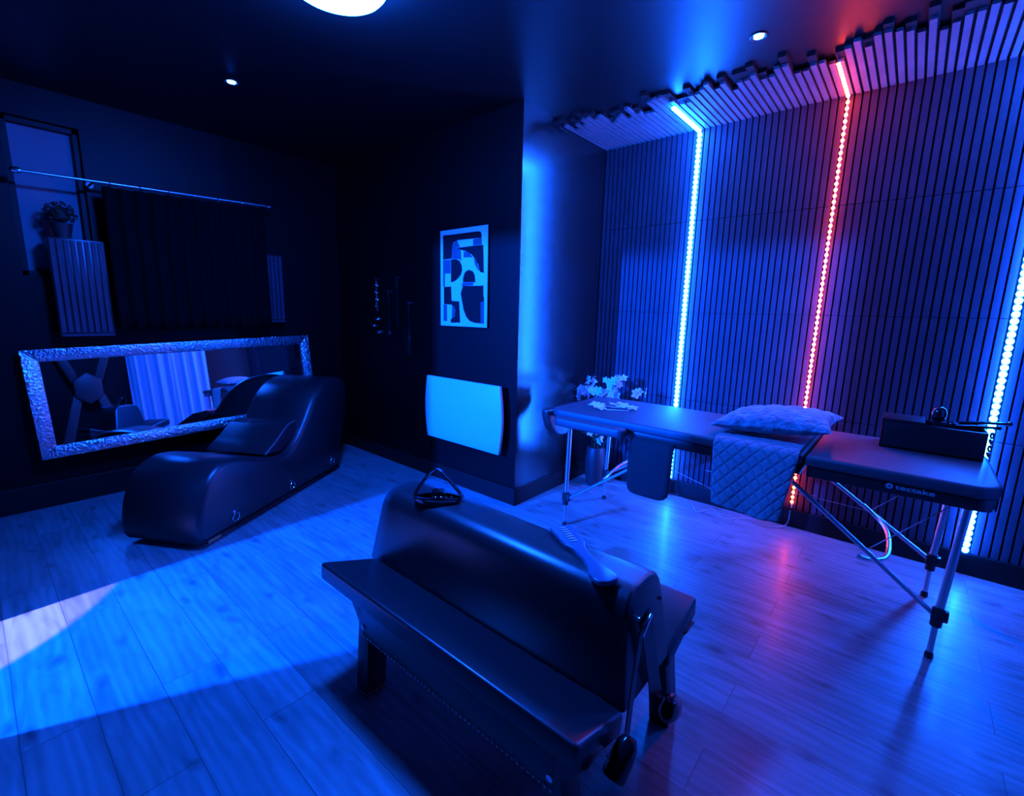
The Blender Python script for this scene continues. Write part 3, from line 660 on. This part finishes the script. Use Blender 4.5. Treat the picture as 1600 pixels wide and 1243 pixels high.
# ---------------------------------------------------------------- box of accessories on the table
BX0, BX1, BY0, BY1 = -.055, .325, 2.965, 3.15
t = thing('storage_box', 'open black box on the right end of the massage table', 'box', ((BX0+BX1)/2, 3.06, TZ))
bm = B()
for a in ((BX0, BX1, BY0, BY0+.008), (BX0, BX1, BY1-.008, BY1), (BX0, BX0+.008, BY0, BY1), (BX1-.008, BX1, BY0, BY1)): box(bm, *a, TZ+.001, TZ+.135, bev=.002)
box(bm, BX0, BX1, BY0, BY1, TZ+.001, TZ+.009); obj('walls', bm, blackplastic, t)
bm = B(); box(bm, BX0-.004, BX0+.16, BY0-.004, BY1+.004, TZ+.135, TZ+.150, bev=.003); obj('flap', bm, blackplastic, t)
t = thing('wand_massager', 'dark wand with a rounded head standing upright in the black box', 'massager', (.145, 3.05, TZ+.01))
bm = B(); tube(bm, [(.148, 3.05, TZ+.012), (.150, 3.05, TZ+.15)], .016, n=16); obj('handle', bm, blackplastic, t)
bm = B(); lathe(bm, (.151, 3.05, TZ+.15), [(.014, 0), (.024, .008), (.029, .028), (.029, .045), (.022, .064), (.010, .073), (.0001, .075)], n=24); obj('head', bm, patent, t)
t = thing('small_massager', 'low rounded dark head poking out of the black box beside the tall wand', 'massager', (.20, 3.04, TZ+.01))
bm = B(); tube(bm, [(.205, 3.04, TZ+.012), (.205, 3.04, TZ+.12)], .013, n=16); obj('handle', bm, blackplastic, t)
bm = B(); lathe(bm, (.205, 3.04, TZ+.12), [(.012, 0), (.025, .008), (.028, .02), (.022, .034), (.0001, .040)], n=24); obj('head', bm, patent, t)
for k, (x0, y0, x1, z1, lab) in enumerate(((.215, 3.02, .36, .175, 'short black tapered rod lying across the black box'), (.20, 3.09, .40, .19, 'long black tapered rod poking out past the right side of the black box'))):
    t = thing('leather_rod', lab, 'rod', (x0, y0, TZ+.14), 'rods in the black box')
    bm = B(); tube(bm, [(x0, y0, TZ+.142), ((x0+x1)/2, y0+.01, TZ+.15+.01*k), (x1, y0+.015, TZ+z1-.02)], .009, n=10, r2=.006); obj('shaft', bm, patent, t)
    bm = B(); bmesh.ops.create_icosphere(bm, subdivisions=2, radius=.0105, matrix=Matrix.Translation((x1, y0+.015, TZ+z1-.02))); obj('tip', bm, patent, t)
t = thing('chain_clips', 'string of shiny chain links hanging down the right side of the black box', 'chain', (.34, 3.0, TZ+.02))
for k in range(4):
    bm = B(); torus(bm, (.338, 2.985-.004*k, TZ+.125-.030*k), .0125, .0042, (1, .3*(-1)**k, .5*(k % 2)), n=18); obj('link', bm, chrome, t)

# ---------------------------------------------------------------- orchid behind the table, blossoms on the table
def blossom_mesh(r):
    bm = B()
    for k in range(5):
        a = 2*math.pi*k/5; d = Vector((math.cos(a), math.sin(a), 0)); s_ = Vector((-d.y, d.x, 0))
        ring = [bm.verts.new(Vector((0, 0, 0))), bm.verts.new(d*r*.5+s_*r*.34+Vector((0, 0, r*.16))), bm.verts.new(d*r*.9+s_*r*.22+Vector((0, 0, r*.1))), bm.verts.new(d*r*1.02+Vector((0, 0, r*.02))), bm.verts.new(d*r*.9-s_*r*.22+Vector((0, 0, r*.1))), bm.verts.new(d*r*.5-s_*r*.34+Vector((0, 0, r*.16)))]
        bm.faces.new(ring)
    bmesh.ops.create_icosphere(bm, subdivisions=1, radius=r*.18, matrix=Matrix.Translation((0, 0, r*.15)))
    return bm
t = thing('orchid_plant', 'tall orchid with clusters of pale blossoms behind the left end of the table', 'plant', (-1.93, 3.40, 0))
bm = B(); lathe(bm, (-1.93, 3.40, 0), [(.065, .001), (.085, .10), (.09, .22), (.078, .32), (.07, .335), (.062, .335), (.065, .30), (.0001, .29)], n=28); obj('vase', bm, pot_m, t)
stems = [[(-1.94, 3.40, .30), (-1.99, 3.40, .55), (-2.03, 3.38, .75), (-2.02, 3.36, .90)], [(-1.92, 3.40, .30), (-1.90, 3.41, .55), (-1.84, 3.40, .80), (-1.74, 3.38, .95)], [(-1.93, 3.38, .30), (-1.90, 3.33, .42), (-1.86, 3.30, .55), (-1.84, 3.30, .62)], [(-1.90, 3.42, .30), (-1.78, 3.45, .55), (-1.66, 3.42, .74), (-1.56, 3.38, .86)]]
rr = random.Random(11); bl = []
for s_ in stems:
    bm = B(); tube(bm, smoothpath(s_, 6), .0035, n=6); obj('stem', bm, stem_m, t)
for c, n_, sx, sz in (((-2.04, 3.36, .80), 26, .075, .055), ((-1.99, 3.36, .88), 7, .04, .035), ((-1.85, 3.38, .80), 20, .07, .05), ((-1.79, 3.38, .90), 10, .05, .035), ((-1.74, 3.37, .945), 6, .035, .02), ((-1.87, 3.30, .50), 12, .06, .06), ((-1.56, 3.38, .855), 6, .05, .012)):
    for k in range(n_): bl.append((c[0]+rr.gauss(0, sx*.55), c[1]+rr.gauss(0, .035), c[2]+rr.gauss(0, sz*.6)))
pm = small('blossom', blossom_mesh(.036), petal); L0 = Vector(t.location)
for k, p in enumerate(bl):
    c = pm if k == 0 else pm.copy()
    if k: C.objects.link(c)
    c.parent = t; c.location = Vector(p)-L0; c.rotation_euler = (R(60)+rr.uniform(-.8, .8), rr.uniform(-.7, .7), rr.uniform(-1, 1)+R(-20)); c.scale = [rr.uniform(.75, 1.2)]*3
for k, a in enumerate((20, 100, 170, 240, 310)):
    bm = B(); d = Vector((math.cos(R(a)), math.sin(R(a)), 0)); s_ = Vector((-d.y, d.x, 0)); base = Vector((-1.93, 3.40, .33))
    mid = base + d*.07 + Vector((0, 0, .13)); tip = base + d*.15 + Vector((0, 0, .14))
    v = [bm.verts.new(base), bm.verts.new(mid+s_*.03), bm.verts.new(tip), bm.verts.new(mid-s_*.03)]; bm.faces.new(v); o = obj('leaf', bm, stem_m, t); md = o.modifiers.new('s', 'SOLIDIFY'); md.thickness = .002
t = thing('flower_spray', 'cut spray of pale blossoms lying on the left end of the massage table', 'flowers', (-1.52, 2.82, TZ))
bm = B(); tube(bm, smoothpath([(-1.66, 2.78, TZ+.006), (-1.50, 2.80, TZ+.010), (-1.36, 2.88, TZ+.008)], 6), .003, n=6); tube(bm, smoothpath([(-1.52, 2.70, TZ+.005), (-1.42, 2.74, TZ+.008), (-1.36, 2.80, TZ+.005)], 5), .0025, n=6); obj('stem', bm, petal, t)
for k, (x, y) in enumerate(((-1.59, 2.77), (-1.55, 2.75), (-1.50, 2.86), (-1.46, 2.90), (-1.40, 2.83), (-1.36, 2.85), (-1.52, 2.70), (-1.44, 2.88))):
    c = pm.copy(); C.objects.link(c); c.parent = t; c.location = Vector((x, y, TZ+.016)) - Vector(t.location); c.rotation_euler = (rr.uniform(-.3, .3), rr.uniform(-.3, .3), rr.uniform(0, 6)); c.scale = (1.25, 1.25, 1)

# ---------------------------------------------------------------- cables on the floor
t = thing('power_cable', 'thin pale cable trailing along the floor under the massage table', 'cable', (-1.2, 3.6, 0))
bm = B(); tube(bm, smoothpath([(-1.36, 3.60, .14), (-1.35, 3.57, .03), (-1.27, 3.52, .006), (-1.15, 3.55, .006), (-1.05, 3.42, .006), (-.98, 3.55, .006), (-.86, 3.44, .006), (-.74, 3.56, .006), (-.62, 3.50, .006), (-.5, 3.59, .02), (-.485, 3.61, .13)], 6), .003, n=6); obj('lead', bm, cable_m, t)

# ---------------------------------------------------------------- hanging leather goods on the left of the column front
def hang(x, z0, z1, w_, lab, nm, cat, studs=(), flare=0):
    t = thing(nm, lab, cat, (x, YR, z1), 'leather goods hung on the black wall')
    bm = B(); tube(bm, [(x, YR, z1+.01), (x, YR-.03, z1+.01), (x, YR-.036, z1+.022)], .004, n=8); obj('hook', bm, chrome, t)
    n_ = 5
    for k in range(n_):
        bm = B(); xx = x + (k-2)*w_/n_; band(bm, [(p, (1, 0, 0)) for p in smoothpath([(x+(k-2)*.003, YR-.02-.003*k, z1), (xx*.6+x*.4, YR-.022-.002*k, (z0+z1)/2), (xx+(k-2)*flare, YR-.020-.002*k, z0)], 4)], w_/n_*1.0, .002); obj('strand', bm, patent, t)
    bm = B(); tube(bm, [(x, YR-.026, z1+.006), (x, YR-.026, z1-.10)], .011, n=12); obj('grip', bm, patent, t)
    for (dx, z) in studs:
        b2 = B(); bmesh.ops.create_icosphere(b2, subdivisions=2, radius=.006, matrix=Matrix.Translation((x+dx, YR-.04, z))); obj('rivet', b2, chrome, t)
hang(-3.53, 1.30, 1.72, .05, 'slim leather whip hanging second from the picture', 'leather_whip', 'whip')
hang(-3.365, 1.05, 1.50, .06, 'leather whip with flared tails hanging nearest the picture', 'leather_whip', 'whip', flare=.004)
hang(-3.66, 1.22, 1.60, .06, 'short leather whip hanging beside the cluster of shiny links', 'leather_whip', 'whip')
t = thing('chain_cuffs', 'cluster of shiny links and cuffs hanging at the left of the whips', 'cuffs', (-3.84, YR, 1.72))
bm = B(); tube(bm, [(-3.84, YR, 1.72), (-3.84, YR-.03, 1.72), (-3.84, YR-.035, 1.735)], .004, n=8); obj('hook', bm, chrome, t)
for k in range(9):
    bm = B(); torus(bm, (-3.84+.006*math.sin(k*1.7), YR-.03, 1.70-.032*k), .014, .0024, (1 if k % 2 else .2, .4 if k % 2 else 1, 0), n=18, m=6); obj('link', bm, chrome, t)
for (x, z) in ((-3.86, 1.30), (-3.80, 1.36), (-3.79, 1.24)):
    bm = B(); torus(bm, (x, YR-.045, z), .036, .010, (.3, .2, 1), n=24); o = obj('cuff', bm, patent, t)
    for k in range(4):
        b2 = B(); a = k*1.57+.4; bmesh.ops.create_icosphere(b2, subdivisions=2, radius=.0055, matrix=Matrix.Translation((x+.042*math.cos(a), YR-.05+.03*math.sin(a), z+.012*math.cos(a*2)))); obj('rivet', b2, chrome, o)

# ---------------------------------------------------------------- right side of the room, seen in the mirror
t = thing('pale_curtain', 'pale floor-length curtain on the right wall, seen in the mirror', 'curtain', (1.17, 2.3, 0))
bm = B(); g = []
for j in range(13):
    z = .04 + 2.5*j/12; row = []
    for i in range(161):
        a = i/160; y = 1.70 + 1.18*a; x = 1.175 + .035*math.sin(a*44+.8*math.sin(a*7)+.12*j) + .012*math.sin(a*97+j*.2)
        row.append(bm.verts.new((x, y, z)))
    g.append(row)
for a, b_ in zip(g, g[1:]):
    for i in range(160): bm.faces.new((a[i], a[i+1], b_[i+1], b_[i]))
o = obj('cloth', bm, curt_m, t); md = o.modifiers.new('s', 'SOLIDIFY'); md.thickness = .003
bm = B(); tube(bm, [(1.175, 1.62, 2.56), (1.175, 2.96, 2.56)], .011); obj('rod', bm, alu, t)
for y in (1.66, 2.92):
    bm = B(); tube(bm, [(1.175, y, 2.56), (1.25, y, 2.56)], .008); obj('bracket', bm, alu, t)
t = thing('padded_cross', 'dark padded cross frame by the right wall, seen only in the mirror', 'frame', (1.05, 1.15, 0))
hexa = [(1.10, 1.15+.20*math.cos(R(a)), 1.05+.26*math.sin(R(a))) for a in (30, 90, 150, 210, 270, 330)]
bm = B(); prism(bm, hexa, (-.08, 0, 0), bev=.02, seg=3); obj('centre_pad', bm, dark_uph, t)
for sy in (-1, 1):
    bm = B(); prism(bm, [(1.12, 1.15+sy*.07, .95), (1.12, 1.15+sy*.19, .95), (1.12, 1.15+sy*.46, 0.0), (1.12, 1.15+sy*.32, 0.0)], (-.06, 0, 0), bev=.012); obj('leg', bm, dark_uph, t)
    bm = B(); prism(bm, [(1.12, 1.15+sy*.07, 1.15), (1.12, 1.15+sy*.19, 1.15), (1.12, 1.15+sy*.46, 1.95), (1.12, 1.15+sy*.34, 1.98)], (-.06, 0, 0), bev=.012); obj('arm', bm, dark_uph, t)
